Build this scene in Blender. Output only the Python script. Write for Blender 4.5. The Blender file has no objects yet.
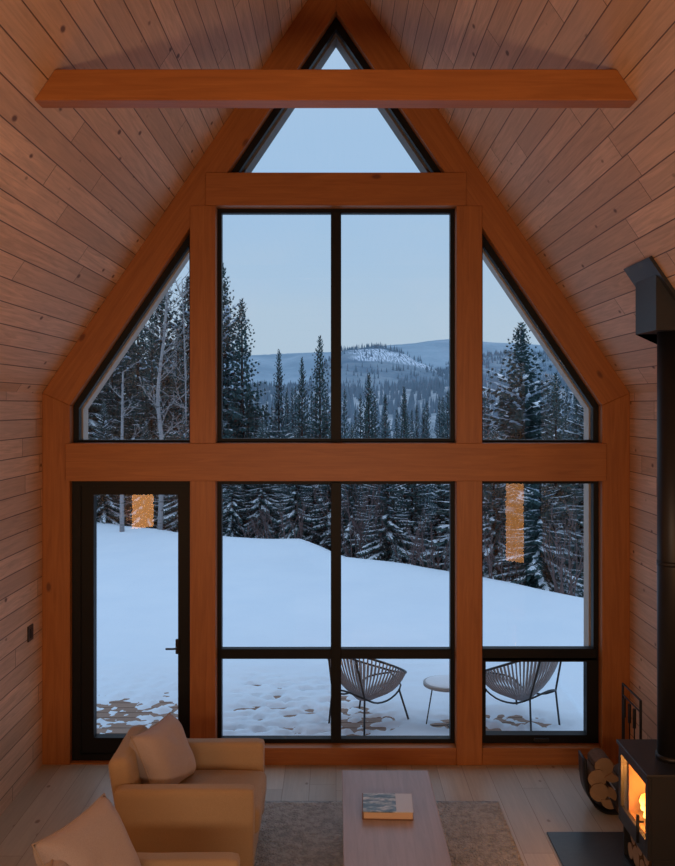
import bpy, bmesh, math, random
from mathutils import Vector, Matrix, noise
PI = math.pi
S = bpy.context.scene
COL = S.collection
random.seed(7)

# ------------------------------------------------------------------ materials
class NT:
    def __init__(s, name):
        s.m = bpy.data.materials.new(name); s.m.use_nodes = True
        s.t = s.m.node_tree; s.t.nodes.clear()
        s.out = s.t.nodes.new('ShaderNodeOutputMaterial')
    def n(s, ty, ins=None, **kw):
        nd = s.t.nodes.new(ty)
        for k, v in kw.items(): setattr(nd, k, v)
        for k, v in (ins or {}).items(): s.set(nd.inputs[k], v)
        return nd
    def set(s, sock, v):
        if isinstance(v, bpy.types.NodeSocket): s.t.links.new(v, sock)
        else:
            if sock.type == 'RGBA' and not isinstance(v, (int, float)) and len(v) == 3: v = (*v, 1)
            sock.default_value = v
    def math(s, op, a, b=0.0, c=0.0):
        return s.n('ShaderNodeMath', {0: a, 1: b, 2: c}, operation=op).outputs[0]
    def mix(s, f, a, b, mode='MIX'):
        nd = s.n('ShaderNodeMix', data_type='RGBA', blend_type=mode)
        s.set(nd.inputs[0], f); s.set(nd.inputs[6], a); s.set(nd.inputs[7], b)
        return nd.outputs[2]
    def ramp(s, f, pts):
        nd = s.n('ShaderNodeValToRGB', {0: f})
        e = nd.color_ramp.elements
        while len(e) < len(pts): e.new(0.5)
        for i, (p, c) in enumerate(pts):
            e[i].position = p
            e[i].color = (c, c, c, 1) if isinstance(c, (int, float)) else (*c, 1)
        return nd.outputs[0]
    def noise(s, vec, scale=5, detail=3, rough=.5, dist=0):
        ins = {'Scale': scale, 'Detail': detail, 'Roughness': rough, 'Distortion': dist}
        if vec is not None: ins['Vector'] = vec
        return s.n('ShaderNodeTexNoise', ins).outputs[0]
    def comb(s, x, y, z=0.0):
        return s.n('ShaderNodeCombineXYZ', {0: x, 1: y, 2: z}).outputs[0]
    def sep(s, v):
        return s.n('ShaderNodeSeparateXYZ', {0: v}).outputs
    def bump(s, h, strength=.3, dist=.01):
        return s.n('ShaderNodeBump', {'Strength': strength, 'Distance': dist, 'Height': h}).outputs[0]
    def coord(s, k='Object'):
        return s.n('ShaderNodeTexCoord').outputs[k]
    def bsdf(s, col, rough=.6, metal=0, normal=None, spec=None, emit=None, es=0, sheen=0):
        ins = {'Base Color': col, 'Roughness': rough, 'Metallic': metal}
        if normal is not None: ins['Normal'] = normal
        if spec is not None: ins['Specular IOR Level'] = spec
        if emit is not None: ins['Emission Color'] = emit; ins['Emission Strength'] = es
        if sheen: ins['Sheen Weight'] = sheen
        b = s.n('ShaderNodeBsdfPrincipled', ins)
        s.t.links.new(b.outputs[0], s.out.inputs[0])
        return s.m

def plain(name, col, rough=.5, metal=0, nscale=8, var=.12, bump=0, bscale=60, spec=None):
    t = NT(name); c = t.coord()
    f = t.noise(c, nscale, 3)
    lo = tuple(x*(1-var) for x in col); hi = tuple(min(1, x*(1+var)) for x in col)
    cc = t.mix(f, lo, hi)
    nm = t.bump(t.noise(c, bscale, 2), bump, .01) if bump else None
    return t.bsdf(cc, rough, metal, nm, spec)

def boards(name, ca, cb, knot, width, length, gap=.004, rough=.55, gapcol=(.03,.018,.01), knots=1.0, bumpd=.004, grain=.35):
    """planks in UV metres: u along the plank, v across"""
    t = NT(name); uv = t.sep(t.coord('UV'))
    u, v = uv[0], uv[1]
    vr = t.math('DIVIDE', v, width)
    row = t.math('FLOOR', vr)
    rr = t.n('ShaderNodeTexWhiteNoise', {'W': row}, noise_dimensions='1D').outputs[0]
    us = t.math('ADD', t.math('DIVIDE', u, length), t.math('MULTIPLY', rr, 7.3))
    bi = t.math('FLOOR', us)
    rnd = t.n('ShaderNodeTexWhiteNoise', {'Vector': t.comb(row, bi, 0)}, noise_dimensions='2D')
    r1 = rnd.outputs[0]
    fv = t.math('FRACT', vr); fu = t.math('FRACT', us)
    ev = t.math('MULTIPLY', t.math('MINIMUM', fv, t.math('SUBTRACT', 1.0, fv)), width)
    eu = t.math('MULTIPLY', t.math('MINIMUM', fu, t.math('SUBTRACT', 1.0, fu)), length)
    e = t.math('MINIMUM', ev, eu)
    groove = t.n('ShaderNodeMapRange', {0: e, 1: gap*.4, 2: gap*1.3, 3: 0.0, 4: 1.0}).outputs[0]
    # grain
    off = t.math('MULTIPLY', r1, 37.0)
    gv = t.comb(t.math('MULTIPLY', u, 1.2), t.math('MULTIPLY', v, 22.0), off)
    g = t.noise(gv, 1.6, 5, .6, 1.2)
    big = t.noise(t.comb(t.math('MULTIPLY', u, .7), t.math('MULTIPLY', v, 2.0), off), 1.5, 2)
    col = t.mix(t.ramp(r1, [(0, 0.0), (1, 1.0)]), ca, cb)
    col = t.mix(t.math('MULTIPLY', t.ramp(g, [(.35, 0), (.7, 1)]), grain), col, tuple(x*.5 for x in ca), 'MIX')
    col = t.mix(t.math('MULTIPLY', t.ramp(big,[(.35,0),(.7,1)]), .45), col, tuple(x*.62 for x in cb), 'MIX')
    # knots
    vo = t.n('ShaderNodeTexVoronoi', {'Vector': t.comb(t.math('MULTIPLY', u, 1.9), t.math('MULTIPLY', v, 3.3), off), 'Scale': 1.9, 'Randomness': 1.0})
    kr = t.n('ShaderNodeTexWhiteNoise', {'Vector': vo.outputs['Position']}, noise_dimensions='3D').outputs[0]
    kd = t.math('ADD', vo.outputs['Distance'], t.math('MULTIPLY', kr, .03))
    k = t.ramp(kd, [(.07, 1), (.13, 0)])
    col = t.mix(t.math('MULTIPLY', k, knots), col, knot)
    col = t.mix(t.math('SUBTRACT', 1.0, groove), col, gapcol)
    h = t.math('ADD', groove, t.math('MULTIPLY', g, .08))
    return t.bsdf(col, rough, 0, t.bump(h, .6, bumpd))

def timber(name, ca, cb, rough=.45):
    t = NT(name); uv = t.sep(t.coord('UV')); ob = t.n('ShaderNodeObjectInfo').outputs['Random']
    off = t.math('MULTIPLY', ob, 31.0)
    g = t.noise(t.comb(t.math('MULTIPLY', uv[0], .9), t.math('MULTIPLY', uv[1], 16.0), off), 1.5, 6, .62, 1.5)
    b = t.noise(t.comb(uv[0], t.math('MULTIPLY', uv[1], 3.0), off), 1.3, 3)
    col = t.mix(t.ramp(g, [(.3, 0), (.72, 1)]), ca, cb)
    col = t.mix(t.math('MULTIPLY', b, .35), col, tuple(x*.55 for x in ca))
    vo = t.n('ShaderNodeTexVoronoi', {'Vector': t.comb(t.math('MULTIPLY', uv[0], 1.2), t.math('MULTIPLY', uv[1], 2.4), off), 'Scale': 1.0})
    k = t.ramp(vo.outputs['Distance'], [(.03, .8), (.06, 0)])
    col = t.mix(k, col, (.10, .025, .008))
    return t.bsdf(col, rough, 0, t.bump(g, .15, .003))

M = {}
M['pine'] = boards('pine_boards', (.60,.375,.235), (.86,.58,.395), (.16,.075,.04), .14, 2.6, gap=.0033, gapcol=(.10,.055,.035), grain=.55)
M['floor'] = boards('oak_floor_boards', (.42,.375,.30), (.54,.49,.41), (.14,.09,.06), .20, 1.9, gap=.002, rough=.38, gapcol=(.2,.15,.11), knots=.8, bumpd=.001, grain=.3)
M['timber'] = timber('fir_timber', (.44,.162,.040), (.28,.092,.021))
M['sash'] = plain('black_aluminium', (.007,.007,.008), .5, 0, var=.05, spec=.2)
M['black'] = plain('black_steel', (.014,.014,.016), .45, .3, var=.15)
M['stove'] = plain('stove_black_steel', (.022,.023,.026), .42, .2, var=.15, bump=.03, bscale=300)
M['slate'] = plain('slate_hearth', (.035,.048,.058), .35, 0, 5, .25, bump=.1, bscale=30)
M['outside_wood'] = plain('grey_exterior_wood', (.42,.38,.34), .7, 0, 12, .15)
M['dark_soffit'] = plain('dark_soffit', (.13,.12,.11), .7)
def glass_mat(name, tint=(1,1,1)):
    t = NT(name)
    tr = t.n('ShaderNodeBsdfTransparent', {0: (*tint, 1)})
    gl = t.n('ShaderNodeBsdfGlossy', {'Roughness': 0.0, 'Color': (1,1,1,1)})
    ge = t.n('ShaderNodeNewGeometry')
    dp = t.math('ABSOLUTE', t.n('ShaderNodeVectorMath', {0: ge.outputs['Normal'], 1: ge.outputs['Incoming']}, operation='DOT_PRODUCT').outputs['Value'])
    fr = t.math('MULTIPLY_ADD', t.math('POWER', t.math('SUBTRACT', 1.0, dp), 5.0), .9, .032)
    mx = t.n('ShaderNodeMixShader', {0: fr, 1: tr.outputs[0], 2: gl.outputs[0]})
    t.t.links.new(mx.outputs[0], t.out.inputs[0]); return t.m
M['glass'] = glass_mat('window_glass', (.97,.985,.98))
def fabric(name, ca, cb, scale=420):
    t = NT(name); c = t.coord()
    w = t.noise(c, scale, 2, .7); b = t.noise(c, 4, 3)
    col = t.mix(t.ramp(w, [(.35,0),(.65,1)]), ca, cb)
    col = t.mix(t.math('MULTIPLY', b, .2), col, tuple(x*.75 for x in ca))
    return t.bsdf(col, .9, 0, t.bump(t.math('ADD', w, t.math('MULTIPLY', b, 2.0)), .25, .006), .2, sheen=.25)
M['sofa'] = fabric('wheat_upholstery', (.36,.26,.165), (.46,.34,.225))
M['pillow'] = fabric('linen_pillow_cloth', (.37,.315,.32), (.46,.40,.41), 300)
M['pillow_seam'] = plain('pillow_seam_cord', (.36,.29,.25), .9)
def rug_mat():
    t = NT('looped_wool_rug'); c = t.coord()
    vo = t.n('ShaderNodeTexVoronoi', {'Vector': c, 'Scale': 62.0}).outputs['Distance']
    w = t.noise(c, 22, 3, .6); b = t.noise(c, 2.2, 3)
    col = t.mix(t.ramp(w, [(.38,0),(.62,1)]), (.36,.375,.37), (.58,.595,.58))
    col = t.mix(t.math('MULTIPLY', b, .4), col, (.36,.35,.33))
    h = t.math('SUBTRACT', t.math('MULTIPLY', w, 1.5), vo)
    return t.bsdf(col, .95, 0, t.bump(h, .9, .02), .1)
M['rug'] = rug_mat()
def table_mat():
    t = NT('washed_wood_table'); c = t.sep(t.coord())
    g = t.noise(t.comb(t.math('MULTIPLY', c[0], 22.0), t.math('MULTIPLY', c[1], 1.3), c[2]), 1.6, 5, .6, .8)
    col = t.mix(t.ramp(g, [(.3,0),(.7,1)]), (.33,.29,.31), (.43,.375,.40))
    return t.bsdf(col, .33, 0, t.bump(g, .1, .003))
M['table'] = table_mat()
def snow_mat():
    t = NT('snow'); c = t.coord()
    b = t.noise(c, 1.1, 4, .6); f = t.noise(c, 26, 3, .6)
    col = t.mix(b, (.64,.76,.90), (.74,.84,.95))
    return t.bsdf(col, .85, 0, t.bump(t.math('ADD', t.math('MULTIPLY', b, 1.0), t.math('MULTIPLY', f, .08)), .35, .06), .15)
M['snow'] = snow_mat()
M['snowclump'] = plain('branch_snow', (.74,.82,.92), .9, 0, 6, .08)
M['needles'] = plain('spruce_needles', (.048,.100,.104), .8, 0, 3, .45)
M['needles_haze'] = plain('hazed_spruce_needles', (.085,.145,.165), .85, 0, 3, .3)  # bluish distance haze put into the needle colour of farther spruces
M['bark'] = plain('spruce_bark', (.035,.028,.026), .9, 0, 14, .35)
def birch_mat():
    t = NT('birch_bark'); c = t.sep(t.coord())
    n = t.noise(t.comb(t.math('MULTIPLY', c[0], 4.0), t.math('MULTIPLY', c[1], 4.0), t.math('MULTIPLY', c[2], 13.0)), 1.3, 3)
    return t.bsdf(t.mix(t.ramp(n, [(.55,0),(.68,1)]), (.27,.265,.28), (.07,.06,.06)), .8)
M['birch'] = birch_mat()
M['twig'] = plain('bare_twigs', (.12,.085,.085), .9, 0, 6, .3)
M['deck'] = boards('deck_boards', (.23,.14,.10), (.31,.20,.15), (.08,.04,.03), .14, 3.2, gap=.005, rough=.6, knots=.5)
M['cord'] = plain('woven_cord', (.30,.29,.31), .6, 0, 40, .2)
M['tube'] = plain('dark_tube_steel', (.03,.032,.036), .45, .4)
M['stone_top'] = plain('pale_table_top', (.36,.41,.46), .6, 0, 10, .1)
M['log_bark'] = plain('log_bark', (.12,.065,.035), .9, 0, 30, .4, bump=.5, bscale=50)
M['log_face'] = plain('split_log_face', (.33,.21,.12), .75, 0, 25, .22)
M['firebrick'] = plain('firebrick', (.40,.22,.12), .9, 0, 10, .2)
M['paper'] = plain('page_edges', (.62,.46,.33), .8, 0, 200, .15)
M['switch'] = plain('black_switch', (.02,.02,.02), .35)
def flame_mat():
    t = NT('flame'); c = t.sep(t.coord('Generated'))
    n = t.noise(t.coord(), 14, 3)
    f = t.math('ADD', c[2], t.math('MULTIPLY', t.math('SUBTRACT', n, .5), .5))
    col = t.ramp(f, [(0, (1.0,.55,.12)), (.5, (1.0,.33,.03)), (1, (.8,.10,.005))])
    st = t.ramp(f, [(0, 1.0), (.55, .5), (1, .12)])
    e = t.n('ShaderNodeEmission', {0: col, 1: t.math('MULTIPLY', st, 6.0)})
    t.t.links.new(e.outputs[0], t.out.inputs[0]); return t.m
M['flame'] = flame_mat()
def ember_mat():
    t = NT('glowing_embers'); n = t.noise(t.coord(), 22, 3)
    return t.bsdf((.05,.02,.01), .9, emit=t.ramp(n, [(.35,(.02,.0,.0)),(.6,(1,.22,.03)),(.75,(1,.6,.15))]), es=2.5)
M['ember'] = ember_mat()
def cover_mat():
    t = NT('book_cover_photo'); c = t.sep(t.coord())
    n = t.noise(t.comb(t.math('MULTIPLY', c[0], 9.0), t.math('MULTIPLY', c[1], 22.0), 3.0), 1.5, 4, .6)
    col = t.ramp(n, [(.36,(.05,.09,.12)),(.48,(.13,.22,.28)),(.56,(.45,.48,.48)),(.66,(.75,.78,.80))])
    right = t.math('GREATER_THAN', c[0], .05)
    col = t.mix(right, col, (.62,.62,.62))
    return t.bsdf(col, .3)
M['cover'] = cover_mat()
M['cover_back'] = plain('book_board', (.20,.11,.07), .5)

# ------------------------------------------------------------------ helpers
def setp(o, label=None, cat=None, group=None, kind=None):
    if label: o['label'] = label
    if cat: o['category'] = cat
    if group: o['group'] = group
    if kind: o['kind'] = kind
    return o
def obj(name, bm, mat, parent=None, smooth=False, uvdir=None, loc=None, uvscale=None):
    bmesh.ops.recalc_face_normals(bm, faces=bm.faces[:])
    if uvdir is not None:
        d = Vector(uvdir).normalized(); L = bm.loops.layers.uv.verify()
        perp = d.cross(Vector((0,1,0))) if abs(d.y) < .9 else Vector((1,0,0))
        for f in bm.faces:
            for l in f.loops:
                p = l.vert.co
                v = p.dot(perp) + (p.y if abs(d.y) < .9 else p.z*.99)
                l[L].uv = (p.dot(d), v)
    me = bpy.data.meshes.new(name); bm.to_mesh(me); bm.free()
    for m in (mat if isinstance(mat, list) else [mat]): me.materials.append(m)
    if smooth: me.polygons.foreach_set('use_smooth', [True]*len(me.polygons))
    o = bpy.data.objects.new(name, me); COL.objects.link(o)
    if parent: o.parent = parent
    if loc is not None: o.location = loc
    return o
def empty(name, loc=(0,0,0), rz=0):
    o = bpy.data.objects.new(name, None); COL.objects.link(o)
    o.empty_display_size = .1; o.location = loc; o.rotation_euler = (0,0,rz); return o
def box(bm, x0, x1, y0, y1, z0, z1, bev=0, seg=2, mi=0):
    vs = [bm.verts.new((x,y,z)) for x in (x0,x1) for y in (y0,y1) for z in (z0,z1)]
    fs = [bm.faces.new([vs[i] for i in q]) for q in ((0,1,3,2),(4,6,7,5),(0,4,5,1),(2,3,7,6),(0,2,6,4),(1,5,7,3))]
    for f in fs: f.material_index = mi
    if bev:
        es = list({e for f in fs for e in f.edges})
        bmesh.ops.bevel(bm, geom=es, offset=bev, segments=seg, profile=.5, affect='EDGES', clamp_overlap=True)
def polyext(bm, pts, y0, y1, mi=0):
    a = [bm.verts.new((x,y0,z)) for x,z in pts]; b = [bm.verts.new((x,y1,z)) for x,z in pts]
    n = len(pts)
    fs = [bm.faces.new(a), bm.faces.new(b[::-1])]
    for i in range(n): fs.append(bm.faces.new((a[i], a[(i+1)%n], b[(i+1)%n], b[i])))
    for f in fs: f.material_index = mi
def inset(pts, t):
    """inset of a convex polygon, t a number or one per edge"""
    n = len(pts); ar = sum(pts[i][0]*pts[(i+1)%n][1]-pts[(i+1)%n][0]*pts[i][1] for i in range(n))
    sg = 1 if ar > 0 else -1
    ts = t if isinstance(t, (list,tuple)) else [t]*n
    lines = []
    for i in range(n):
        p = Vector(pts[i]); q = Vector(pts[(i+1)%n]); d = (q-p).normalized()
        nr = Vector((-d.y, d.x))*sg
        lines.append((p+nr*ts[i], d))
    out = []
    for i in range(n):
        p1,d1 = lines[i-1]; p2,d2 = lines[i]
        den = d1.x*d2.y-d1.y*d2.x
        k = ((p2.x-p1.x)*d2.y-(p2.y-p1.y)*d2.x)/den
        out.append((p1.x+d1.x*k, p1.y+d1.y*k))
    return out
def ring(bm, pts, t, y0, y1):
    ins = inset(pts, t); n = len(pts)
    for y in (y0, y1): pass
    A = [bm.verts.new((x,y0,z)) for x,z in pts]; B = [bm.verts.new((x,y0,z)) for x,z in ins]
    C = [bm.verts.new((x,y1,z)) for x,z in pts]; D = [bm.verts.new((x,y1,z)) for x,z in ins]
    for i in range(n):
        j = (i+1)%n
        bm.faces.new((A[i],A[j],B[j],B[i])); bm.faces.new((C[i],D[i],D[j],C[j]))
        bm.faces.new((A[i],C[i],C[j],A[j])); bm.faces.new((B[i],B[j],D[j],D[i]))
    return ins
def tube(bm, pts, r, n=8, closed=False, cap=True, mi=0):
    pts = [Vector(p) for p in pts]; m = len(pts)
    rs = r if isinstance(r, (list,tuple)) else [r]*m
    prev = None; rings = []
    for i, p in enumerate(pts):
        if closed: d = (pts[(i+1)%m]-pts[i-1])
        else: d = pts[min(i+1,m-1)]-pts[max(i-1,0)]
        d.normalize()
        if prev is None:
            a = d.cross(Vector((0,0,1)))
            if a.length < .05: a = d.cross(Vector((0,1,0)))
        else: a = prev - d*prev.dot(d)
        a.normalize(); prev = a; b = d.cross(a)
        rings.append([bm.verts.new(p+(a*math.cos(2*PI*k/n)+b*math.sin(2*PI*k/n))*rs[i]) for k in range(n)])
    for i in range(m if closed else m-1):
        A, B = rings[i], rings[(i+1)%m]
        for k in range(n):
            f = bm.faces.new((A[k],A[(k+1)%n],B[(k+1)%n],B[k])); f.material_index = mi
    if cap and not closed:
        bm.faces.new(rings[0][::-1]).material_index = mi; bm.faces.new(rings[-1]).material_index = mi
def nb(): return bmesh.new()
def smoothpts(pts, k=6):
    P = [Vector(p) for p in pts]; out = []
    for i in range(len(P)-1):
        p0 = P[max(i-1,0)]; p1 = P[i]; p2 = P[i+1]; p3 = P[min(i+2,len(P)-1)]
        for j in range(k):
            t = j/k
            out.append(.5*((2*p1)+(-p0+p2)*t+(2*p0-5*p1+4*p2-p3)*t*t+(-p0+3*p1-3*p2+p3)*t**3))
    out.append(P[-1]); return out
def copy_tree(o, parent=None):
    c = o.copy(); COL.objects.link(c)
    if parent: c.parent = parent
    for ch in list(o.children): copy_tree(ch, c)
    return c

# photograph frame -> space: camera at (0,-7.2,2.88), focal length 900 px, view axis at (336,405)
CAMY, CAMZ, F, CX, CY = -7.2, 2.88, 900.0, 336.0, 405.0
def at(px, py, d): return Vector(((px-CX)*d/F, CAMY+d, CAMZ+(CY-py)*d/F))

# ------------------------------------------------------------------ room shell
HW = 2.352; EAVE = 2.976; RIDGE = 6.457; SL = (RIDGE-EAVE)/HW
BACK = -9.0
def struct(name, bm, mat, **kw):
    return setp(obj(name, bm, mat, **kw), kind='structure')
def planar(name, quad, uv, mat, outn, th=.12):
    bm = nb(); L = bm.loops.layers.uv.verify()
    outn = Vector(outn).normalized()*th
    a = [bm.verts.new(p) for p in quad]; b = [bm.verts.new(Vector(p)+outn) for p in quad]
    f = bm.faces.new(a)
    for l, w in zip(f.loops, uv): l[L].uv = w
    bm.faces.new(b[::-1])
    n = len(a)
    for i in range(n): bm.faces.new((a[i],b[i],b[(i+1)%n],a[(i+1)%n]))
    return struct(name, bm, mat)
Y1 = .24
planar('floor', [(-HW,BACK,0),(HW,BACK,0),(HW,Y1,0),(-HW,Y1,0)], [(BACK,-HW),(BACK,HW),(Y1,HW),(Y1,-HW)], M['floor'], (0,0,-1), .2)
planar('wall_left', [(-HW,BACK,0),(-HW,Y1,0),(-HW,Y1,EAVE),(-HW,BACK,EAVE)], [(BACK,.03),(Y1,.03),(Y1,EAVE+.03),(BACK,EAVE+.03)], M['pine'], (-1,0,0))
planar('wall_right', [(HW,BACK,0),(HW,Y1,0),(HW,Y1,EAVE),(HW,BACK,EAVE)], [(BACK+.7,10.11),(Y1+.7,10.11),(Y1+.7,EAVE+10.11),(BACK+.7,EAVE+10.11)], M['pine'], (1,0,0))
SLEN = math.hypot(HW, RIDGE-EAVE)
planar('ceiling', [(-HW,BACK,EAVE),(-HW,Y1,EAVE),(0,Y1,RIDGE),(0,BACK,RIDGE)], [(BACK+5,EAVE+.03),(Y1+5,EAVE+.03),(Y1+5,EAVE+.03+SLEN),(BACK+5,EAVE+.03+SLEN)], M['pine'], (-SL,0,1))
planar('ceiling', [(HW,BACK,EAVE),(HW,Y1,EAVE),(0,Y1,RIDGE),(0,BACK,RIDGE)], [(BACK+11,EAVE+10.11),(Y1+11,EAVE+10.11),(Y1+11,EAVE+10.11+SLEN),(BACK+11,EAVE+10.11+SLEN)], M['pine'], (SL,0,1))
bm = nb(); polyext(bm, [(-HW,0),(HW,0),(HW,EAVE),(0,RIDGE),(-HW,EAVE)], BACK-.12, BACK)
struct('wall_back', bm, M['pine'], uvdir=(1,0,0))

# gable openings (x, z) at the window plane
A_, B_, C_ = .962, 1.168, 2.13
zD, zS, z1, z2, z3, z4 = .012, .137, 2.272, 2.575, 4.472, 4.735
IL = 6.03
def il(x): return IL-SL*abs(x)
T0, T1 = 0.0, .22
trims = []
def trim(pts, y0, y1, d):
    bm = nb(); polyext(bm, pts, y0, y1)
    bmesh.ops.bevel(bm, geom=bm.edges[:], offset=.004, segments=1, affect='EDGES')
    o = struct('trim_%d' % (len(trims)+1), bm, M['timber'], uvdir=d); trims.append(o); return o
for s in (-1, 1):
    trim([(s*HW,0),(s*C_,0),(s*C_,il(C_)),(s*HW,EAVE)], T0, T1, (0,0,1))
    trim([(s*HW,EAVE),(s*C_,il(C_)),(0,IL),(0,RIDGE)], T0, T1, (s*1,0,-SL))
    trim([(s*B_,0),(s*A_,0),(s*A_,z3),(s*B_,z3)], -.012, T1, (0,0,1))
    trim([(s*B_,z3),(s*A_,z3),(s*A_,il(A_)),(s*B_,il(B_))], T0, T1, (0,0,1))
trim([(-C_-.03,z1),(C_+.03,z1),(C_+.03,z2),(-C_-.03,z2)], -.022, T1, (1,0,0))
trim([(-1.04,z3),(1.04,z3),(1.04,z4),(-1.04,z4)], -.022, T1, (1,0,0))
trim([(-A_,0),(A_,0),(A_,zS),(-A_,zS)], -.006, T1, (1,0,0))
trim([(B_,0),(C_,0),(C_,zS),(B_,zS)], -.006, T1, (1,0,0))
trim([(-C_,-.02),(-B_,-.02),(-B_,zD),(-C_,zD)], 0.01, T1, (1,0,0))
# exterior reveals beyond the glass
for s in (-1, 1):
    bm = nb(); k = .047; zk = il(C_)+SL*k-.10
    polyext(bm, [(s*HW,-.1),(s*(C_-k),-.1),(s*(C_-k),zk),(s*HW,EAVE)], T1, .37)
    struct('trim_outside', bm, M['outside_wood'], uvdir=(0,0,1))
    bm = nb()
    polyext(bm, [(s*HW,EAVE),(s*(C_-k),zk),(s*1.0, il(1.0)-.10),(s*1.0,RIDGE-SL)], T1, .37)
    struct('trim_outside', bm, M['outside_wood'], uvdir=(s,0,-SL))
    bm = nb()
    polyext(bm, [(s*1.0,RIDGE-SL),(s*1.0,il(1.0)-.115),(0,IL-.115),(0,RIDGE)], T1, .44)
    struct('trim_outside', bm, M['dark_soffit'], uvdir=(s,0,-SL))

# windows
FY0, FY1, GY = .10, .175, .14
wn = [0]
def pane(pts, parent, y=GY):
    bm = nb(); bm.faces.new([bm.verts.new((x,y,z)) for x,z in pts]); return obj('glass_pane', bm, M['glass'], parent)
def window(pts, t, label):
    wn[0] += 1
    r = empty('window_%d' % wn[0]); setp(r, kind='structure', label=label, cat='window')
    bm = nb(); ins = ring(bm, pts, t, FY0, FY1); obj('frame', bm, M['sash'], r)
    return r, ins
def bar(r, x0, x1, z0_, z1_, name='mullion', y0=FY0-.012, y1=FY1):
    bm = nb(); box(bm, x0, x1, y0, y1, z0_, z1_, .004, 1); obj(name, bm, M['sash'], r)
r, ins = window([(-.88,z4),(.88,z4),(0,IL)], [.03,.055,.055], 'triangular window under the ridge'); pane(ins, r)
for s, nm in ((-1,'left'),(1,'right')):
    r, ins = window([(s*C_,z2),(s*B_,z2),(s*B_,il(B_)),(s*C_,il(C_))], [.022,.022,.05,.045], 'sloped upper window on the %s side' % nm); pane(ins, r)
r, ins = window([(-A_,z2),(A_,z2),(A_,z3),(-A_,z3)], .034, 'large upper centre window of two tall panes')
bar(r, -.042, .042, z2+.02, z3-.02)
pane([(ins[0][0],ins[0][1]),(-.04,ins[0][1]),(-.04,ins[2][1]),(ins[0][0],ins[2][1])], r); pane([(.04,ins[0][1]),(ins[1][0],ins[0][1]),(ins[1][0],ins[2][1]),(.04,ins[2][1])], r)
r, ins = window([(-A_,zS),(A_,zS),(A_,z1),(-A_,z1)], .034, 'large lower centre window of four panes')
bar(r, -.042, .042, zS+.02, z1-.02); bar(r, -A_+.02, A_-.02, .82, .9, 'transom', FY0-.004)
for x0,x1 in ((ins[0][0],-.04),(.04,ins[1][0])):
    for a,b in ((ins[0][1],.82),(.9,ins[2][1])): pane([(x0,a),(x1,a),(x1,b),(x0,b)], r)
r, ins = window([(B_,zS),(C_,zS),(C_,z1),(B_,z1)], [.02,.042,.03,.022], 'lower right window with a small opening sash')
bar(r, B_+.01, C_-.01, .81, .905, 'transom')
bm = nb(); ins2 = ring(bm, [(B_+.01,zS+.01),(C_-.02,zS+.01),(C_-.02,.83),(B_+.01,.83)], [.06,.08,.03,.035], FY0-.012, FY1+.01); sash = obj('opening_sash', bm, M['sash'], r)
bm = nb(); box(bm, 1.60, 1.72, FY0-.04, FY0-.012, zS+.025, zS+.05, .004, 1); obj('window_latch', bm, M['black'], sash)
pane(ins2, r); pane([(ins[0][0],.9),(ins[1][0],.9),(ins[2][0],ins[2][1]),(ins[3][0],ins[3][1])], r)
# door
d = empty('door_1'); setp(d, kind='structure', label='black framed glass door at the left of the gable wall', cat='door')
dp = [(-C_,zD),(-B_,zD),(-B_,z1),(-C_,z1)]
bm = nb(); i1 = ring(bm, dp, [.05,.045,.045,.07], .06, FY1); obj('door_frame', bm, M['sash'], d)
bm = nb(); i2 = ring(bm, inset(dp, [.052,.047,.047,.072]), [.125,.062,.07,.10], .075, FY1-.01); leaf = obj('door_leaf', bm, M['sash'], d)
pane(i2, d)
bm = nb(); box(bm, -1.295, -1.268, .055, .08, .87, .99, .006, 2); tube(bm, [(-1.281,.06,.925),(-1.281,.015,.925),(-1.31,.01,.925),(-1.365,.01,.925)], .008, 8)
obj('door_handle', bm, M['black'], leaf)

# collar beam
bm = nb(); zb, zt = 4.330, 4.478
def cx_(z): return (RIDGE-z)/SL
polyext(bm, [(-cx_(zb),zb),(cx_(zb),zb),(cx_(zt),zt),(-cx_(zt),zt)], -2.92, -2.80)
bmesh.ops.bevel(bm, geom=bm.edges[:], offset=.004, segments=1, affect='EDGES')
o = struct('trim_%d' % (len(trims)+1), bm, M['timber'], uvdir=(1,0,0)); o['label'] = 'exposed collar beam spanning the sloped ceiling'

# switch
r = empty('light_switch', (-HW,-.29,1.13)); setp(r, 'small square black light switch on the left plank wall', 'light switch')
bm = nb(); box(bm, 0, .012, -.055, .055, -.06, .06, .004); obj('cover_plate', bm, M['switch'], r)
bm = nb(); box(bm, .010, .018, -.022, .022, -.035, .035, .003); obj('rocker', bm, M['black'], r)

# ------------------------------------------------------------------ furniture
def soften(bm, amp, sc, seed=0):
    for v in bm.verts:
        v.co += noise.noise_vector(v.co*sc+Vector((seed,0,0)))*amp
def cushion_box(x0,x1,y0,y1,z0,z1, bev, amp=.006, sc=5, cuts=6, crown=0):
    bm = nb(); box(bm, x0,x1,y0,y1,z0,z1)
    bmesh.ops.subdivide_edges(bm, edges=bm.edges[:], cuts=cuts, use_grid_fill=True)
    cxm, cym, czm = (x0+x1)/2, (y0+y1)/2, (z0+z1)/2
    hx, hy, hz = (x1-x0)/2, (y1-y0)/2, (z1-z0)/2
    for v in bm.verts:
        p = v.co - Vector((cxm,cym,czm))
        # clamp to inner box then push to rounded surface
        q = Vector((max(-hx+bev,min(hx-bev,p.x)), max(-hy+bev,min(hy-bev,p.y)), max(-hz+bev,min(hz-bev,p.z))))
        dlt = p-q
        if dlt.length > 1e-6: p = q + dlt.normalized()*bev
        if crown:
            p.z += crown*(1-(p.x/hx)**2)*(1-(p.y/hy)**2)*(1 if p.z > 0 else 0)
        v.co = p + Vector((cxm,cym,czm))
    soften(bm, amp, sc, x0*7+z1)
    return bm
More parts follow.
